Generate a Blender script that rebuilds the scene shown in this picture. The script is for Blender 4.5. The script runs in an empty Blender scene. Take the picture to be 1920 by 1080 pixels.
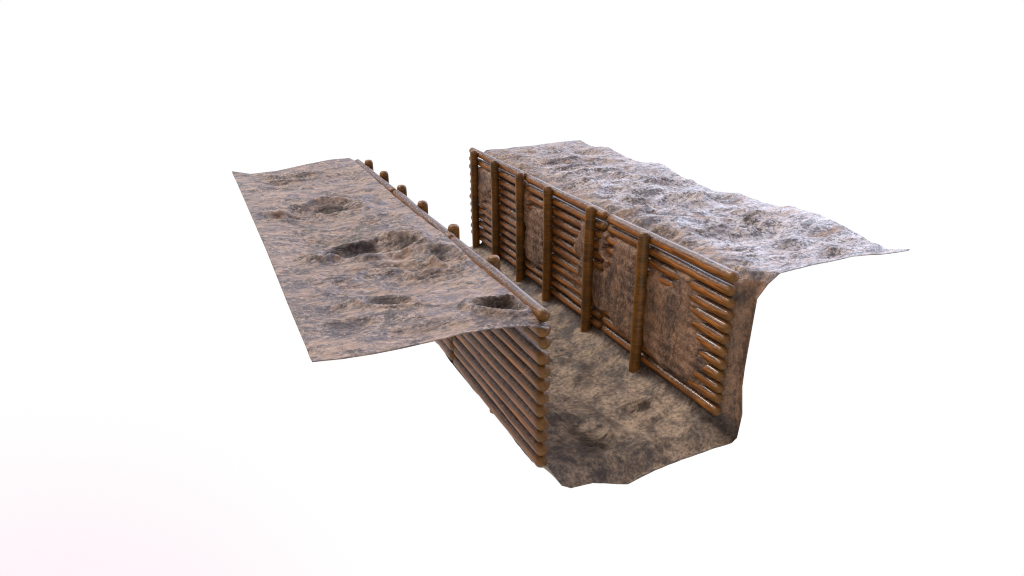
import bpy, math
import numpy as np
from mathutils import Matrix, Vector

S = bpy.context.scene
# ---------------------------------------------------------------- camera
cd = bpy.data.cameras.new("camera")
cam = bpy.data.objects.new("camera", cd)
S.collection.objects.link(cam)
cam.matrix_world = Matrix(((0.906096, 0.164147, -0.389931, -4.01577),
                           (-0.423063, 0.345613, -0.837597, -5.88081),
                           (-0.002724, 0.923909, 0.382603, 4.70499),
                           (0, 0, 0, 1)))
cd.sensor_width = 36.0
cd.lens = 36.0 * 1304.0 / 1920.0
cd.clip_start = 0.05
cd.clip_end = 500
S.camera = cam

# ---------------------------------------------------------------- view and world
S.view_settings.view_transform = 'Standard'
S.view_settings.look = 'None'
S.view_settings.exposure = 0.0
S.view_settings.gamma = 1.0
S.render.film_transparent = False
try:
    S.cycles.use_denoising = True
    S.cycles.max_bounces = 6
    S.cycles.filter_width = 1.05
    S.cycles.denoising_input_passes = 'RGB_ALBEDO_NORMAL'
    S.cycles.denoising_prefilter = 'ACCURATE'
except Exception:
    pass

W = bpy.data.worlds.new("World")
S.world = W
W.use_nodes = True
wt = W.node_tree
wt.nodes.clear()


class N:
    """tiny node helper"""
    def __init__(s, tree):
        s.t = tree

    def new(s, typ, **kw):
        n = s.t.nodes.new(typ)
        for k, v in kw.items():
            setattr(n, k, v)
        return n

    def put(s, sock, v):
        if isinstance(v, bpy.types.NodeSocket):
            s.t.links.new(v, sock)
        else:
            sock.default_value = v

    def math(s, op, a, b=0.0, c=None, clamp=False):
        n = s.new('ShaderNodeMath', operation=op, use_clamp=clamp)
        s.put(n.inputs[0], a)
        s.put(n.inputs[1], b)
        if c is not None:
            s.put(n.inputs[2], c)
        return n.outputs[0]

    def vmath(s, op, a, b):
        n = s.new('ShaderNodeVectorMath', operation=op)
        s.put(n.inputs[0], a)
        s.put(n.inputs[1], b)
        return n.outputs['Value'] if op == 'DOT_PRODUCT' else n.outputs[0]

    def mix(s, f, a, b, blend='MIX'):
        n = s.new('ShaderNodeMix', data_type='RGBA', blend_type=blend)
        s.put(n.inputs[0], f)
        s.put(n.inputs[6], a if isinstance(a, bpy.types.NodeSocket) else tuple(a) + (1,))
        s.put(n.inputs[7], b if isinstance(b, bpy.types.NodeSocket) else tuple(b) + (1,))
        return n.outputs[2]

    def step(s, v, lo, hi, out0=0.0, out1=1.0):
        n = s.new('ShaderNodeMapRange', interpolation_type='SMOOTHSTEP')
        s.put(n.inputs[0], v)
        n.inputs[1].default_value = lo
        n.inputs[2].default_value = hi
        n.inputs[3].default_value = out0
        n.inputs[4].default_value = out1
        return n.outputs[0]

    def noise(s, vec, scale, detail=6, rough=0.6, dist=0.0, col=False):
        n = s.new('ShaderNodeTexNoise')
        s.put(n.inputs['Vector'], vec)
        n.inputs['Scale'].default_value = scale
        n.inputs['Detail'].default_value = detail
        n.inputs['Roughness'].default_value = rough
        n.inputs['Distortion'].default_value = dist
        return n.outputs['Color' if col else 0]


w = N(wt)
tc = w.new('ShaderNodeTexCoord')
D = tc.outputs['Generated']
sep = w.new('ShaderNodeSeparateXYZ')
wt.links.new(D, sep.inputs[0])
up = w.step(sep.outputs[2], 0.0, 0.10)


def lobe(az, el, lo, hi):
    a, e = math.radians(az), math.radians(el)
    d = (math.sin(a) * math.cos(e), math.cos(a) * math.cos(e), math.sin(e))
    return w.step(w.vmath('DOT_PRODUCT', D, d), lo, hi)


sky = w.mix(w.step(sep.outputs[2], 0.15, 0.95), (0.40, 0.39, 0.55), (0.33, 0.285, 0.26))
sky = w.mix(lobe(64, 20, 0.66, 1.0), sky, (3.6, 3.8, 4.7))
sky = w.mix(lobe(-28, 50, 0.84, 0.985), sky, (4.2, 3.8, 3.6))
sky = w.mix(lobe(-24, 50, 0.990, 0.998), sky, (60.0, 55.0, 50.0))
sky = w.mix(lobe(245, 16, 0.35, 0.98), sky, (1.60, 1.32, 1.10))
# faint pink tint of the studio backdrop low on the left
tint = w.step(w.vmath('DOT_PRODUCT', D, (-0.28, 0.60, -0.75)), 0.905, 1.0)
low = w.mix(tint, (1.0, 1.0, 1.0), (0.995, 0.885, 0.94))
wc = w.mix(up, low, sky)
bg = w.new('ShaderNodeBackground')
wt.links.new(wc, bg.inputs[0])
bg.inputs[1].default_value = 1.0
wo = w.new('ShaderNodeOutputWorld')
wt.links.new(bg.outputs[0], wo.inputs[0])


# ---------------------------------------------------------------- noise for the meshes
def _hash(i, j, k, seed):
    h = (i * 374761393 + j * 668265263 + k * 2147483647 + seed * 1274126177) & 0xFFFFFFFF
    h = ((h ^ (h >> 13)) * 1274126177) & 0xFFFFFFFF
    h = (h ^ (h >> 16)) & 0xFFFF
    return h / 65535.0


def vnoise(x, y, z, seed=0):
    x, y, z = np.broadcast_arrays(np.asarray(x, float), np.asarray(y, float), np.asarray(z, float))
    i, j, k = np.floor(x).astype(np.int64), np.floor(y).astype(np.int64), np.floor(z).astype(np.int64)
    u, v, t = x - i, y - j, z - k
    u, v, t = [q * q * q * (q * (q * 6 - 15) + 10) for q in (u, v, t)]
    r = 0
    for a in (0, 1):
        for b in (0, 1):
            for c in (0, 1):
                wgt = (u if a else 1 - u) * (v if b else 1 - v) * (t if c else 1 - t)
                r = r + wgt * _hash(i + a + 1000, j + b + 1000, k + c + 1000, seed)
    return r * 2 - 1


def fbm(x, y, z, sc, octv=4, rough=0.5, seed=0):
    r, a, n = 0, 1.0, 0
    for o in range(octv):
        r = r + a * vnoise(x * sc + 3.1 * o, y * sc + 1.7 * o, z * sc + 5.3 * o, seed + o)
        n += a
        a *= rough
        sc *= 2.03
    return r / n


def sstep(a, b, x):
    t = np.clip((x - a) / (b - a), 0.0, 1.0)
    return t * t * (3 - 2 * t)


# ---------------------------------------------------------------- materials
def principled(name):
    m = bpy.data.materials.new(name)
    m.use_nodes = True
    n = N(m.node_tree)
    return m, n, m.node_tree.nodes['Principled BSDF']


def cmb(n, v):
    q = n.new('ShaderNodeCombineXYZ')
    for k in range(3):
        n.put(q.inputs[k], v)
    return q.outputs[0]


def mud_material():
    m, n, p = principled('wet_mud')
    co = n.new('ShaderNodeTexCoord').outputs['Object']

    def attr(nm):
        a = n.new('ShaderNodeAttribute')
        a.attribute_name = nm
        return a.outputs['Fac']
    wall, floor, dark_patch, right = attr('wall'), attr('floor'), attr('dark_patch'), attr('right')
    rag = n.math('MULTIPLY', n.math('SUBTRACT', n.noise(co, 5.0, 7, 0.7), 0.5), 1.6)
    wall = n.step(n.math('ADD', wall, rag), 0.25, 0.75)
    right = n.step(n.math('ADD', right, n.math('MULTIPLY', rag, 0.8)), 0.10, 0.95)
    sand = attr('sand')
    big = n.noise(co, 1.3, 5, 0.6, 0.6)
    cs = n.vmath('MULTIPLY', co, (0.62, 1.45, 1.0))       # trodden mud smears across the bank
    mid = n.noise(cs, 4.2, 9, 0.70, 0.9)
    mid2 = n.noise(n.vmath('ADD', cs, (7.3, 2.1, 5.5)), 3.0, 10, 0.74, 0.7)
    fine = n.noise(co, 21.0, 9, 0.75)
    fine2 = n.noise(n.vmath('ADD', co, (1.3, 9.1, 3.5)), 38.0, 6, 0.8)
    # bank soil
    c = n.mix(n.step(mid, 0.40, 0.60), (0.105, 0.088, 0.096), (0.280, 0.198, 0.150))
    c = n.mix(n.math('MULTIPLY', n.step(mid2, 0.48, 0.42), 0.78), c, (0.045, 0.036, 0.035))
    c = n.mix(n.math('MULTIPLY', n.step(mid2, 0.56, 0.68), n.math('MULTIPLY_ADD', right, 0.45, 0.30)), c, (0.24, 0.125, 0.055))
    c = n.mix(n.math('MULTIPLY', n.step(fine, 0.50, 0.60), 0.55), c, (0.42, 0.33, 0.285))
    patch = n.step(big, 0.42, 0.62)
    spk = n.step(n.math('ADD', n.math('MULTIPLY', fine, 0.62), n.math('MULTIPLY', mid2, 0.38)), 0.49, 0.445)
    c = n.mix(n.math('MULTIPLY', spk, n.math('MULTIPLY_ADD', patch, 0.55, n.math('MULTIPLY_ADD', right, 0.30, 0.25))), c, (0.045, 0.036, 0.034))
    spk2 = n.step(n.math('ADD', n.math('MULTIPLY', fine2, 0.5), n.math('MULTIPLY', mid, 0.5)), 0.472, 0.445)
    c = n.mix(n.math('MULTIPLY', spk2, n.math('MULTIPLY_ADD', right, 0.35, 0.5)), c, (0.05, 0.042, 0.045))
    # whitish sky reflection on the right bank, painted into the base colour
    sheen = n.math('MULTIPLY', right, n.step(n.math('ADD', n.math('MULTIPLY', fine, 0.6), n.math('MULTIPLY', mid, 0.4)), 0.47, 0.52))
    sheen = n.math('MULTIPLY', sheen, n.step(mid2, 0.60, 0.54))
    c = n.mix(n.math('MULTIPLY', sheen, 0.70), c, (0.42, 0.425, 0.49))
    # floor soil
    midf = n.noise(co, 3.4, 9, 0.68, 0.4)
    mid2f = n.noise(n.vmath('ADD', co, (2.3, 6.1, 1.5)), 2.6, 9, 0.72, 0.3)
    f = n.mix(n.step(midf, 0.36, 0.60), (0.095, 0.072, 0.062), (0.230, 0.170, 0.118))
    sd = n.step(n.math('ADD', sand, n.math('MULTIPLY', rag, 0.9)), 0.30, 0.75)
    f = n.mix(n.math('MULTIPLY', sd, 0.75), f, n.mix(mid2f, (0.21, 0.155, 0.113), (0.36, 0.275, 0.205)))
    f = n.mix(n.math('MULTIPLY', n.step(fine, 0.46, 0.64), 0.35), f, (0.40, 0.31, 0.24))
    f = n.mix(n.math('MULTIPLY', n.step(n.math('MULTIPLY_ADD', mid2f, 0.6, n.math('MULTIPLY', midf, 0.4)), 0.55, 0.41), 0.85), f, (0.042, 0.031, 0.029))
    f = n.mix(n.math('MULTIPLY', spk, 0.35), f, (0.035, 0.028, 0.028))
    # trench side soil: streaks run down the wall
    st = n.vmath('MULTIPLY', co, (1.0, 1.0, 0.5))
    s1 = n.noise(st, 3.6, 9, 0.74, 0.5)
    s2 = n.noise(st, 24.0, 7, 0.75)
    g = n.mix(n.step(s1, 0.40, 0.56), (0.062, 0.036, 0.024), (0.215, 0.120, 0.068))
    g = n.mix(n.math('MULTIPLY', n.step(s2, 0.45, 0.66), 0.40), g, (0.29, 0.175, 0.115))
    g = n.mix(n.math('MULTIPLY', n.step(s2, 0.47, 0.36), 0.55), g, (0.045, 0.033, 0.030))
    gr2 = n.step(n.math('ADD', n.math('MULTIPLY', fine2, 0.5), n.math('MULTIPLY', fine, 0.5)), 0.42, 0.58, 0.72, 1.2)
    c = n.mix(floor, c, n.vmath('MULTIPLY', f, cmb(n, gr2)))
    c = n.mix(wall, c, n.vmath('MULTIPLY', g, cmb(n, gr2)))
    # darker colour in the hollows and along the wall foot, ragged edge
    wv = n.step(n.math('ADD', n.math('MULTIPLY', dark_patch, 0.8), n.math('MULTIPLY', n.math('SUBTRACT', n.math('MULTIPLY_ADD', fine, 0.45, n.math('MULTIPLY', mid2, 0.55)), 0.5), 3.0)), 0.28, 0.58)
    wv = n.math('MULTIPLY', wv, n.step(dark_patch, 0.05, 0.35))
    dark_tone = n.mix(n.step(fine, 0.4, 0.6), (0.012, 0.008, 0.006), (0.070, 0.053, 0.045))
    c = n.mix(n.math('MULTIPLY', wv, 0.95), c, dark_tone)
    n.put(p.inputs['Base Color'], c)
    # gloss
    r = n.step(n.math('ADD', n.math('MULTIPLY', fine2, 0.5), n.math('MULTIPLY', mid2, 0.5)), 0.40, 0.60, 0.20, 0.60)
    r = n.math('ADD', r, n.math('MULTIPLY', n.math('MAXIMUM', wall, floor), 0.18))
    r = n.math('SUBTRACT', r, n.math('MULTIPLY', right, 0.08))
    r = n.math('SUBTRACT', r, n.math('MULTIPLY', right, 0.07))
    n.put(p.inputs['Roughness'], r)
    n.put(p.inputs['Specular IOR Level'], n.math('MULTIPLY_ADD', wv, -0.30, 0.48))
    # relief
    b1 = n.new('ShaderNodeBump')
    b1.inputs['Strength'].default_value = 1.0
    b1.inputs['Distance'].default_value = 0.080
    n.put(b1.inputs['Height'], n.noise(cs, 4.6, 10, 0.60, 0.7))
    b2 = n.new('ShaderNodeBump')
    b2.inputs['Strength'].default_value = 0.75
    b2.inputs['Distance'].default_value = 0.020
    n.put(b2.inputs['Height'], n.noise(co, 34.0, 6, 0.7))
    n.put(b2.inputs['Normal'], b1.outputs[0])
    n.put(p.inputs['Normal'], b2.outputs[0])
    return m


def wood_material(name, post=False):
    m, n, p = principled(name)
    co = n.new('ShaderNodeTexCoord').outputs['Object']
    rnd = n.new('ShaderNodeObjectInfo').outputs['Random']
    off = n.new('ShaderNodeCombineXYZ')
    n.put(off.inputs[0], n.math('MULTIPLY', rnd, 17.0))
    n.put(off.inputs[1], n.math('MULTIPLY', rnd, 31.0))
    n.put(off.inputs[2], n.math('MULTIPLY', rnd, 11.0))
    cv = n.vmath('ADD', co, off.outputs[0])
    if post:
        gr = n.noise(n.vmath('MULTIPLY', cv, (3.0, 3.0, 34.0)), 1.6, 6, 0.65, 0.4)
        blot = n.noise(cv, 4.0, 5, 0.6)
        c = n.mix(n.step(gr, 0.36, 0.66), (0.050, 0.021, 0.003), (0.165, 0.074, 0.012))
        c = n.mix(n.math('MULTIPLY', n.step(blot, 0.40, 0.66), 0.5), c, (0.21, 0.086, 0.014))
        c = n.mix(n.math('MULTIPLY', n.step(blot, 0.50, 0.34), 0.6), c, (0.060, 0.034, 0.010))
        n.put(p.inputs['Base Color'], c)
        n.put(p.inputs['Roughness'], n.step(gr, 0.3, 0.7, 0.28, 0.50))
        h, dist, stg = gr, 0.006, 0.6
        spec = 0.35
    else:
        gr = n.noise(n.vmath('MULTIPLY', cv, (26.0, 1.6, 26.0)), 1.5, 7, 0.65, 0.5)
        blot = n.noise(n.vmath('MULTIPLY', cv, (1.0, 0.45, 1.0)), 5.0, 6, 0.65)
        cross = n.noise(n.vmath('MULTIPLY', cv, (3.0, 22.0, 3.0)), 1.6, 6, 0.7)
        c = n.mix(n.step(gr, 0.36, 0.64), (0.085, 0.031, 0.006), (0.290, 0.110, 0.022))
        c = n.mix(n.math('MULTIPLY', n.step(blot, 0.50, 0.68), 0.6), c, (0.38, 0.130, 0.022))
        c = n.mix(n.math('MULTIPLY', n.step(blot, 0.48, 0.33), 0.65), c, (0.080, 0.040, 0.020))
        # olive sawn ends
        ends = n.new('ShaderNodeAttribute')
        ends.attribute_name = 'tip'
        c = n.mix(n.math('MULTIPLY', ends.outputs['Fac'], 0.8), c, n.mix(blot, (0.055, 0.026, 0.004), (0.150, 0.070, 0.012)))
        # mud and slime lying on the upper side of the log
        nz = n.new('ShaderNodeSeparateXYZ')
        n.put(nz.inputs[0], n.new('ShaderNodeNewGeometry').outputs['Normal'])
        mud = n.step(n.math('ADD', nz.outputs[2], n.math('MULTIPLY', n.math('SUBTRACT', n.math('MULTIPLY_ADD', blot, 0.6, n.math('MULTIPLY', cross, 0.4)), 0.5), 1.6)), 0.38, 0.62)
        mud = n.math('MULTIPLY', mud, n.math('MULTIPLY_ADD', ends.outputs['Fac'], -0.75, 0.90))
        mc = n.mix(n.step(cross, 0.44, 0.58), (0.016, 0.007, 0.003), (0.110, 0.060, 0.033))
        c = n.mix(mud, c, mc)
        n.put(p.inputs['Base Color'], c)
        n.put(p.inputs['Roughness'], n.math('SUBTRACT', n.step(blot, 0.3, 0.7, 0.26, 0.44), n.math('MULTIPLY', mud, 0.10)))
        n.put(p.inputs['Coat Weight'], n.math('MULTIPLY', mud, 0.45))
        p.inputs['Coat Roughness'].default_value = 0.12
        h = n.math('ADD', gr, n.math('MULTIPLY', cross, n.math('MULTIPLY', mud, 1.6)))
        dist, stg = 0.016, 0.8
        spec = n.math('MULTIPLY_ADD', mud, 0.30, 0.25)
    b = n.new('ShaderNodeBump')
    b.inputs['Strength'].default_value = stg
    b.inputs['Distance'].default_value = dist
    n.put(b.inputs['Height'], h)
    n.put(p.inputs['Normal'], b.outputs[0])
    n.put(p.inputs['Specular IOR Level'], spec)
    return m


MUD = mud_material()
LOG = wood_material('muddy_log_wood')
POST = wood_material('post_wood', True)


# ---------------------------------------------------------------- the ground
def grid_mesh(name, P, attrs, thick=0.009):
    """P: (ny, nx, 3) points"""
    ny, nx = P.shape[:2]
    me = bpy.data.meshes.new(name)
    idx = np.arange(ny * nx).reshape(ny, nx)
    q = np.stack([idx[:-1, :-1], idx[:-1, 1:], idx[1:, 1:], idx[1:, :-1]], -1).reshape(-1, 4)
    me.vertices.add(ny * nx)
    me.vertices.foreach_set('co', P.reshape(-1).astype(np.float32))
    me.loops.add(q.size)
    me.loops.foreach_set('vertex_index', q.reshape(-1).astype(np.int32))
    me.polygons.add(len(q))
    me.polygons.foreach_set('loop_start', (np.arange(len(q)) * 4).astype(np.int32))
    me.polygons.foreach_set('use_smooth', np.ones(len(q), bool))
    me.update(calc_edges=True)
    for k, v in attrs.items():
        a = me.attributes.new(k, 'FLOAT', 'POINT')
        a.data.foreach_set('value', np.broadcast_to(v, (ny, nx)).reshape(-1).astype(np.float32))
    me.materials.append(MUD)
    o = bpy.data.objects.new(name, me)
    S.collection.objects.link(o)
    sm = o.modifiers.new('thickness', 'SOLIDIFY')
    sm.thickness = thick
    sm.offset = -1
    o['kind'] = 'structure'
    return o


Y0, Y1 = -0.62, 7.185
PIT = 0.1543
ZTOP = 1.897
LR = 0.073
LX = 1.164


def dent(x, y, cx, cy, rx, ry, depth, rot=0.0, rim=0.25, seed=0):
    c, s = math.cos(rot), math.sin(rot)
    dx, dy = x - cx, y - cy
    u, v = (c * dx + s * dy) / rx, (-s * dx + c * dy) / ry
    u = u + 0.45 * v * np.abs(v)
    wob = 0.50 * fbm(x, y, 0 * x + seed, 3.0, 4, 0.6, 40 + seed)
    d = np.sqrt(u * u + v * v) * (1 + wob)
    near = sstep(0.6, -0.6, v)                       # steeper towards the near lip
    bowl = -depth * 0.95 * ((1 - sstep(0.1, 1.10, d)) * (1 - near) + (1 - sstep(0.55, 0.98, d)) * near)
    ring = depth * rim * np.exp(-((d - 1.08) / 0.20) ** 2)
    return bowl + ring


def fold(x, y, seed):
    """sculpted ridges of trodden mud, running mostly across the bank"""
    wx = x + 0.35 * fbm(x, y, 0 * x, 1.1, 3, .5, seed + 1)
    wy = y + 0.30 * x * 0.4 + 0.45 * fbm(x, y, 0 * x + 3, 0.9, 3, .5, seed + 2)
    a = 1 - np.abs(fbm(wx * 0.55, wy * 1.5, 0 * x, 1.5, 2, .45, seed + 3)) * 2.6
    b = 1 - np.abs(fbm(wx * 0.7, wy * 1.7, 0 * x, 3.8, 3, .55, seed + 4)) * 2.4
    return 0.066 * (np.clip(a, -1, 1) - .35) + 0.016 * (np.clip(b, -1, 1) - .3)


# ---- left bank
def left_bank():
    ny, nx = 400, 150
    ys = np.linspace(Y0 + 0.02, Y1, ny)
    t = np.linspace(0, 1, nx)
    Yg, T = np.meshgrid(ys, t, indexing='ij')
    xo, xi = -3.372, -1.165
    X = xo + (xi - xo) * T
    nearx = [-3.374, -3.136, -2.865, -2.582, -2.288, -2.035, -1.721, -1.449, -1.177]
    nearz = [1.965, 1.935, 1.919, 1.918, 1.927, 1.942, 1.925, 1.895, 1.812]
    farx = [-3.37, -3.068, -2.608, -2.13, -1.639, -1.291, -1.165]
    farz = [1.931, 1.852, 1.864, 1.926, 1.978, 1.975, 1.90]
    oy = [-0.6, 0.72, 2.31, 4.81, 7.185]
    oz = [1.955, 1.950, 1.999, 1.970, 1.934]
    mid = 1.915 + 0.0 * X
    mid += 0.070 * fbm(X, Yg, 0 * X, 1.0, 3, 0.5, 3) + 0.024 * fbm(X, Yg, 0 * X, 3.6, 4, 0.55, 9)
    mid += 0.03 * fbm(X * 0.6, Yg * 2.2, 0 * X, 1.2, 3, 0.5, 13)
    mid += 1.5 * fold(X, Yg, 5) * (0.6 + 0.5 * vnoise(X * .8, Yg * .6, 0 * X, 6))
    # falls away to the log wall, with a wavy lip
    hb = np.interp(Yg, [-0.6, 0.0, 0.7, 1.15, 1.6, 2.03, 2.5, 3.3, 4.4, 5.86, 7.16],
                   [0.0, .0, -.012, -.012, .025, .03, .010, -.010, -.012, .012, .015])
    lip = sstep(-1.55, -1.25, X)
    mid = mid * (1 - lip) + (1.938 + hb + 0.012 * fbm(X, Yg, 0 * X, 5, 3, .5, 77)) * lip
    mid -= 0.115 * sstep(-1.255, -1.165, X)
    wn = 1 - sstep(0, 0.32, Yg - Y0)
    wf = 1 - sstep(0, 0.7, Y1 - Yg)
    Z = mid
    Z = Z * (1 - wn) + np.interp(X, nearx, nearz) * wn
    Z = Z * (1 - wf) + np.interp(X, farx, farz) * wf
    wo_ = (1 - sstep(0, 0.6, X - xo)) * (1 - wn) * (1 - wf)
    Z = Z * (1 - wo_) + np.interp(Yg, oy, oz) * wo_
    dark_patch = 0 * X
    for (cx, cy, rx, ry, dp, rot, wx, wy, wr, wa) in [
            (-2.40, 4.05, .62, .36, .12, .25, -2.25, 4.05, .30, .9),
            (-1.98, 4.70, .40, .22, .05, .6, -1.95, 4.65, .25, .7),
            (-2.14, 2.10, .58, .32, .150, .10, -2.36, 2.20, .26, 1.0),
            (-1.78, 2.02, .26, .14, .030, .3, -1.75, 2.12, .17, .75),
            (-1.45, 1.38, .23, .24, .090, .2, -1.58, 1.46, .15, .7),
            (-2.45, 0.44, .30, .15, .070, -.35, -2.50, 0.52, .16, .9),
            (-1.47, -.20, .27, .20, .130, .0, -1.52, -.14, .20, 1.0),
            (-3.00, 0.03, .32, .13, .030, .3, -3.02, 0.08, .14, .5),
            (-2.98, 3.85, .45, .22, .080, .1, -3.02, 3.80, .22, .7),
            (-2.75, 5.6, .40, .25, .050, .1, -2.75, 5.6, .2, .45)]:
        Z = Z + dent(X, Yg, cx, cy, rx, ry, dp * .95, rot, 0.45, int(abs(cx * 10))) * (1 - sstep(-1.34, -1.22, X)) * (1 - .8 * wn) * sstep(-3.37, -3.2, X)
        dark_patch = np.maximum(dark_patch, wa * np.exp(-(((X - wx) / (wr * 1.2)) ** 2 + ((Yg - wy) / wr) ** 2) ** 1.3))
    P = np.stack([X, Yg, Z], -1)
    o = grid_mesh('ground', P, {'wall': 0.0, 'floor': 0.0, 'dark_patch': dark_patch, 'right': 0.0, 'sand': 0.0})
    o['label'] = 'pitted brown mud bank on the left, ending in a free edge over the log wall'
    o.location = (0, 0, 0)
    return o


# ---- trench floor, right trench side and right bank: one continuous sheet
NEAR = [(-1.143, .192), (-.983, -.087), (-.87, -.161), (-.595, -.183), (-.125, -.355), (.234, -.281), (.627, -.227),
        (1.099, -.236), (1.351, -.236), (1.418, -.187), (1.449, .136), (1.386, .532), (1.384, .794), (1.422, 1.643),
        (1.556, 1.798), (1.709, 1.899), (2.169, 1.920), (2.846, 1.917), (3.397, 1.872), (3.835, 1.838)]
MID = [(-1.21, .14), (-1.10, .07), (-.95, .0), (-.6, -.05), (-.13, -.10), (.24, -.10), (.63, -.075),
       (.93, -.02), (1.08, .05), (1.15, .12), (1.20, .25), (1.20, .53), (1.20, .85), (1.20, 1.60),
       (1.215, 1.78), (1.43, 1.885), (2.1, 1.88), (2.8, 1.87), (3.35, 1.865), (3.76, 1.86)]
FAR = [(-1.2, .0), (-1.1, -.08), (-.95, -.12), (-.6, -.15), (-.13, -.15), (.24, -.14), (.63, -.13),
       (1.07, -.13), (1.315, -.118), (1.50, -.073), (1.54, .2), (1.52, .53), (1.50, .85), (1.46, 1.60),
       (1.38, 1.80), (1.50, 1.872), (1.955, 1.878), (2.57, 1.881), (3.077, 1.906), (3.71, 1.935)]


def cover(y, z):
    """how far mud has slumped over the logs, 0 bare .. 1 buried"""
    yw = y + 0.26 * fbm(y * .7, z * 1.6, 0 * y, 3.5, 4, 0.6, 21)
    zw = z + 0.12 * fbm(y, z, 0 * y + 4, 3.5, 4, 0.6, 22)
    c = 0.0 * y
    for cy, cz, ry, rz, a, pw in [
            (0.64, 0.87, .62, .50, 1.40, 1.5), (0.30, 1.50, .22, .20, .55, 1.5),
            (1.48, 0.86, .56, .52, 1.35, 1.7), (.35, 1.67, .25, .09, .5, 1.3), (2.10, .78, .36, .28, 1.2, 1.8), (1.55, 1.60, .34, .22, .62, 1.5),
            (2.58, 1.38, .22, .42, .85, 1.6), (2.85, .65, .5, .35, .45, 1.3), (2.05, 1.5, .07, .6, 1.0, 2.0),
            (4.22, 0.88, .38, .46, 1.3, 1.4), (4.52, 1.35, .14, .55, 1.2, 2.0), (3.95, 1.35, .22, .14, .9, 1.5),
            (6.42, 1.50, .34, .26, 1.25, 1.8), (6.65, 1.25, .16, .45, 1.0, 1.8), (6.1, .9, .3, .3, .5, 1.2),
            (5.2, 1.0, .3, .3, .35, 1.2), (0.05, .62, .28, .38, .55, 1.5)]:
        d = ((yw - cy) / ry) ** 2 + ((zw - cz) / rz) ** 2
        c = np.maximum(c, a * np.exp(-d ** pw * 0.8)) if a > .9 else c + a * np.exp(-d ** pw * 0.8) * (c < .9)
    c = c + 0.22 + 0.26 * fbm(y, z, 0 * y + 9, 2.2, 4, 0.55, 33)
    return np.clip(c, 0, 1.12)


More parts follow.
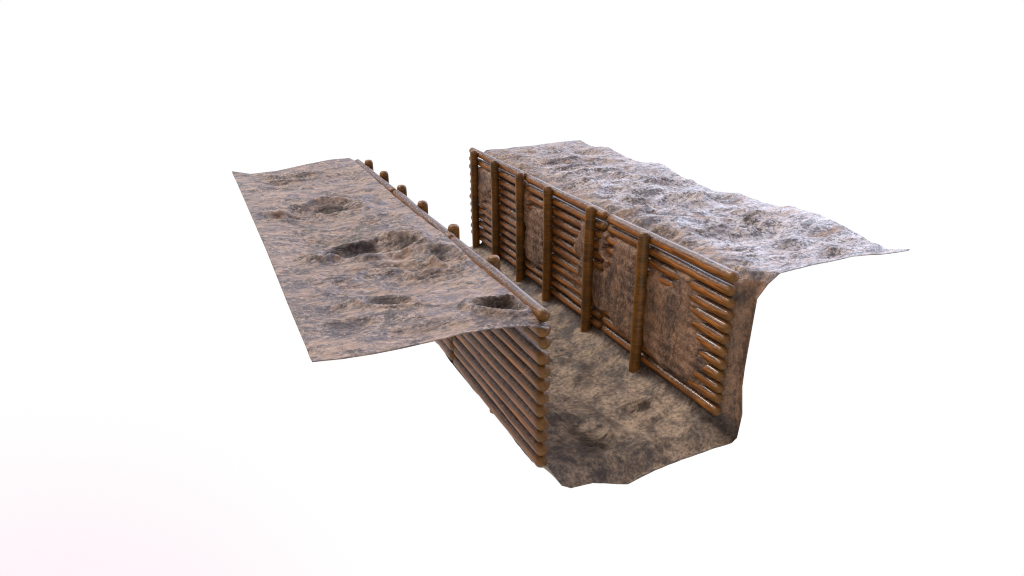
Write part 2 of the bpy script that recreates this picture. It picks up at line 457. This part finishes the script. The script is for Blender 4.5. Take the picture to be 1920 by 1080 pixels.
def trench_sheet():
    segs = [8, 8, 18, 28, 24, 26, 22, 14, 10, 12, 22, 22, 52, 22, 20, 40, 38, 32, 26]
    tt = np.concatenate([k + np.arange(s) / s for k, s in enumerate(segs)] + [[19.0]])
    ny = 440
    ys = np.linspace(Y0, Y1, ny)
    prof = []
    for A in (NEAR, MID, FAR):
        A = np.array(A)
        q = np.stack([np.interp(tt, np.arange(20), A[:, k]) for k in (0, 1)], -1)
        prof.append(q)
    kern = np.exp(-np.linspace(-2, 2, 17) ** 2)
    kern /= kern.sum()
    sm = []
    for q in prof:                                    # round the profile's corners
        pad = np.concatenate([2 * q[:1] - q[8:0:-1], q, 2 * q[-1:] - q[-2:-10:-1]])
        sm.append(np.stack([np.convolve(pad[:, k], kern, 'valid') for k in (0, 1)], -1))
    Yg, T = np.meshgrid(ys, tt, indexing='ij')
    wn = (1 - sstep(0.02, 0.27, ys - Y0))[:, None, None]
    wf = (1 - sstep(0.05, 0.55, Y1 - ys))[:, None, None]
    XZ = sm[1][None] * (1 - wn) * (1 - wf) + prof[0][None] * wn + sm[2][None] * wf
    X, Z = XZ[..., 0].copy(), XZ[..., 1].copy()
    edge = (wn + wf)[..., 0]
    wallf = sstep(8.6, 10.2, T) * (1 - sstep(13.3, 14.9, T))
    floorf = 1 - sstep(8.2, 10.0, T)
    bank = sstep(13.8, 15.2, T)
    # slumped mud over the logs
    c = cover(Yg, Z)
    zone = sstep(9.4, 10.2, T) * (1 - sstep(13.2, 13.9, T)) * (1 - np.clip(edge * 1.6, 0, 1))
    X = X - zone * (0.118 * (0.55 * np.clip(c, 0, 1) + 0.45 * sstep(0.25, 0.9, c)))
    X = X - zone * 0.0035 * (0.4 + 1.2 * vnoise(Yg * 1.5, Z * 2, 0 * X, 8)) * np.cos((Z - ZTOP) / PIT * 2 * math.pi) * sstep(.3, .8, c)
    X = X - wallf * (0.013 * fbm(X, Yg, Z, 4.5, 4, .55, 51)) * (1 - edge)
    # foot of the wall piles up
    foot = np.exp(-((T - 9.2) / 1.0) ** 2) * (1 - edge)
    Z = Z + foot * 0.05 * (fbm(X, Yg, 0 * X, 1.5, 3, .5, 61))
    # floor relief
    ff = floorf * (1 - 0.6 * edge)
    Z = Z + ff * (0.060 * fbm(X, Yg, 0 * X, 1.4, 3, .5, 71) + 0.022 * fbm(X, Yg, 0 * X, 4.6, 4, .55, 72))
    Z = Z + floorf * (dent(X, Yg, .63, .27, .22, .20, .075, .2, .3, 3) + dent(X, Yg, -.2, .15, .34, .5, .10, .2, .2, 5)
                      + dent(X, Yg, .2, 1.6, .25, .4, .05, .0, .3, 6)) * (1 - edge)
    # bank relief
    zo = np.interp(Yg, [-.681, -.341, .156, .793, 1.181, 1.687, 2.009, 2.268, 2.947, 3.266, 4.037, 4.427, 4.766, 5.255, 5.767, 6.145, 6.784, 7.282],
                   [1.86, 1.826, 1.887, 1.951, 1.944, 1.848, 1.885, 1.891, 1.793, 1.83, 1.881, 1.949, 1.872, 1.838, 1.911, 1.951, 1.839, 1.915])
    rel = 0.075 * fbm(X, Yg, 0 * X, 1.25, 3, .5, 81) + 0.034 * fbm(X * .7, Yg * 1.6, 0 * X, 2.4, 4, .55, 82) \
        + 0.020 * fbm(X, Yg, 0 * X, 7.0, 4, .6, 83)
    rel = rel + 1.15 * fold(X, Yg, 55)
    e2 = 1 - np.clip(edge * 0.85, 0, 1)
    Z = Z + bank * rel * e2
    wo_ = sstep(3.05, 3.75, X) * bank
    Z = Z * (1 - wo_) + (zo + 0.25 * rel * bank) * wo_
    Z = Z + bank * (dent(X, Yg, 2.2, 4.2, .5, .3, .07, .3, .3, 2) + dent(X, Yg, 2.75, 1.1, .35, .3, .07, .1, .4, 7)
                    + dent(X, Yg, 3.35, 2.5, .3, .35, .09, .1, .4, 8) + dent(X, Yg, 2.0, 2.4, .3, .4, .06, .1, .4, 9)
                    + dent(X, Yg, 3.0, 5.4, .4, .3, .06, .4, .3, 4)) * (1 - edge) * (1 - .8 * wo_)
    # shoulder behind the top log is ragged
    sh = np.exp(-((T - 14.7) / .55) ** 2) * (1 - edge)
    Z = Z + sh * 0.05 * fbm(X, Yg, 0 * X, 3.2, 4, .6, 91)
    X = X + sh * 0.06 * fbm(X, Yg, 0 * X + 5, 2.4, 3, .6, 92) * (T > 14.3)
    dark_patch = 0.8 * floorf * np.exp(-(((X + .25) / .30) ** 2 + ((Yg + .02) / .38) ** 2) ** 1.2)
    dark_patch = np.maximum(dark_patch, .75 * floorf * np.exp(-(((X - .72) / .16) ** 2 + ((Yg - .32) / .13) ** 2)))
    dark_patch = np.maximum(dark_patch, .85 * np.exp(-(((T - 8.8) / 1.2) ** 2)))
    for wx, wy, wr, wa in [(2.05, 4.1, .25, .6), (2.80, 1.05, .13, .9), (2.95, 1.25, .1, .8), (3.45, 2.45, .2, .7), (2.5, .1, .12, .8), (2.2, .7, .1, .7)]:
        dark_patch = np.maximum(dark_patch, wa * bank * np.exp(-(((X - wx) / wr) ** 2 + ((Yg - wy) / wr) ** 2)))
    right = bank * sstep(1.35, 1.9, X) * sstep(6.5, 0.2, Yg + 0 * X) if False else bank * sstep(1.35, 1.9, X) * (1 - 0.6 * sstep(2.5, 6.5, Yg))
    cx = np.interp(Yg, [-.7, 0, .8, 1.6, 2.6, 4, 7], [.75, .45, .20, -.05, -.3, -.4, -.4])
    sand = floorf * np.exp(-(((X - cx) / .62) ** 2) ** 1.3) * (0.45 + 0.75 * np.exp(-((Yg - 1.1) / 1.3) ** 2))
    P = np.stack([X, Yg, Z], -1)
    o = grid_mesh('terrain', P, {'wall': wallf, 'floor': floorf, 'dark_patch': dark_patch, 'right': right, 'sand': sand})
    o['label'] = 'muddy trench bottom, right trench side and glistening right bank'
    return o


left_bank()
trench_sheet()


# ---------------------------------------------------------------- log walls
def log_mesh(name, length, r, seed, n=20):
    """log along local Y, both ends rounded off"""
    capl = 0.060
    u = np.linspace(0, 1, 7)
    a = capl * (1 - np.cos(u * math.pi / 2))
    ys = np.concatenate([a, np.linspace(capl, length - capl, max(8, int(length / 0.055)))[1:-1], length - a[::-1]])
    e = np.clip(np.minimum(ys, length - ys) / capl, 0, 1)
    prof = np.sqrt(np.clip(1 - (1 - e) ** 2.6, 0, 1)) * 0.80 + 0.20 * np.clip(e * 1.2, 0, 1)
    prof = np.clip(prof, 0.30, 1)
    ys = ys - length / 2
    th = np.arange(n) / n * 2 * math.pi
    Yg, Th = np.meshgrid(ys, th, indexing='ij')
    rr = r * prof[:, None] * (1 + 0.060 * fbm(Yg, np.cos(Th) * .5, np.sin(Th) * .5, 2.3, 3, .55, seed)
                              + 0.030 * vnoise(Yg * 1.2, np.cos(Th) * 3, np.sin(Th) * 3, seed + 5))
    wx = 0.006 * vnoise(ys * 1.1, 0 * ys + seed, 0 * ys, seed + 7)[:, None]
    wz = 0.007 * vnoise(ys * 1.1, 0 * ys + seed, 0 * ys + 9, seed + 8)[:, None]
    P = np.stack([rr * np.cos(Th) + wx, Yg, rr * np.sin(Th) + wz], -1)
    m = len(ys)
    verts = [tuple(v) for v in P.reshape(-1, 3)]
    faces = []
    for i in range(m - 1):
        for j in range(n):
            k = (j + 1) % n
            faces.append((i * n + j, (i + 1) * n + j, (i + 1) * n + k, i * n + k))
    c0 = len(verts)
    verts += [(float(wx[0, 0]), float(ys[0]) - 0.006, float(wz[0, 0])), (float(wx[-1, 0]), float(ys[-1]) + 0.006, float(wz[-1, 0]))]
    for j in range(n):
        k = (j + 1) % n
        faces.append((c0, j, k))
        faces.append((c0 + 1, (m - 1) * n + k, (m - 1) * n + j))
    me = bpy.data.meshes.new(name)
    me.from_pydata(verts, [], faces)
    me.polygons.foreach_set('use_smooth', np.ones(len(faces), bool))
    tip = np.concatenate([np.repeat(1 - sstep(0.05, 0.17, np.minimum(ys + length / 2, length / 2 - ys)), n), [1, 1]])
    at = me.attributes.new('tip', 'FLOAT', 'POINT')
    at.data.foreach_set('value', tip.astype(np.float32))
    me.materials.append(LOG)
    me.update()
    return me


def post_mesh(name, length, r, seed, n=24):
    capl = 0.075
    u = np.linspace(0, 1, 6)
    a = capl * (1 - np.cos(u * math.pi / 2))
    zs = np.concatenate([a * .4, np.linspace(capl, length - capl, 34)[1:-1], length - a[::-1]])
    e0 = np.clip((length - zs) / capl, 0, 1)
    prof = 0.50 + 0.50 * np.sqrt(np.clip(1 - (1 - e0) ** 2.4, 0, 1))
    th = np.arange(n) / n * 2 * math.pi
    Zg, Th = np.meshgrid(zs, th, indexing='ij')
    rr = r * prof[:, None] * (1 + 0.035 * fbm(np.cos(Th) * .8, np.sin(Th) * .8, Zg, 1.8, 3, .55, seed))
    bx = 0.008 * vnoise(zs * 0.9, 0 * zs + seed, 0 * zs, seed + 3)[:, None]
    P = np.stack([rr * np.cos(Th) + bx, rr * np.sin(Th), Zg], -1)
    m = len(zs)
    verts = [tuple(v) for v in P.reshape(-1, 3)]
    faces = []
    for i in range(m - 1):
        for j in range(n):
            k = (j + 1) % n
            faces.append((i * n + j, i * n + k, (i + 1) * n + k, (i + 1) * n + j))
    c0 = len(verts)
    verts += [(float(bx[0, 0]), 0, 0), (float(bx[-1, 0]), 0, length + 0.006)]
    for j in range(n):
        k = (j + 1) % n
        faces.append((c0, k, j))
        faces.append((c0 + 1, (m - 1) * n + j, (m - 1) * n + k))
    me = bpy.data.meshes.new(name)
    me.from_pydata(verts, [], faces)
    me.polygons.foreach_set('use_smooth', np.ones(len(faces), bool))
    me.materials.append(POST)
    me.update()
    return me


POST_Y = [6.73, 5.715, 4.644, 3.603, 2.324, 1.001]
JOINT = [-0.555, 2.03, 4.622, 7.165]


def log_wall(side, label):
    root = bpy.data.objects.new('log_wall', None)
    S.collection.objects.link(root)
    root.location = (side * LX, 3.3, 0)
    root['label'] = label
    root['category'] = 'log wall'
    root['kind'] = 'thing'
    rng = np.random.RandomState(5 if side > 0 else 11)
    for b in range(3):
        for k in range(12):
            g0, g1 = 0.012 + rng.rand() * .02, 0.012 + rng.rand() * .02
            if b == 0:
                g0 = rng.rand() * .02
            ya, yb = JOINT[b] + g0, JOINT[b + 1] - g1
            r = LR * (0.965 + 0.07 * rng.rand())
            if side > 0 and k:
                r *= 0.88
            if side > 0 and b == 2:
                yb = 7.20 + rng.uniform(-.02, .02)
            if k == 0:
                r *= 0.93
            me = log_mesh('log', yb - ya, r, int(rng.randint(1, 900)))
            o = bpy.data.objects.new('log', me)
            S.collection.objects.link(o)
            o.parent = root
            o.location = (rng.uniform(-.006, .006), (ya + yb) / 2 - 3.3, ZTOP - PIT * k + rng.uniform(-.005, .005))
    for y in POST_Y:
        o = bpy.data.objects.new('post', post_mesh('post', 2.07, 0.076, int(rng.randint(1, 900))))
        S.collection.objects.link(o)
        o.parent = root
        o.location = (-side * (LX - 1.037), y - 3.3, -0.07)
    return root


log_wall(-1, 'left log wall with bare logs seen from outside, its post tops above the pitted bank')
log_wall(1, 'right log wall inside the trench, logs half buried in slumped mud behind its posts')
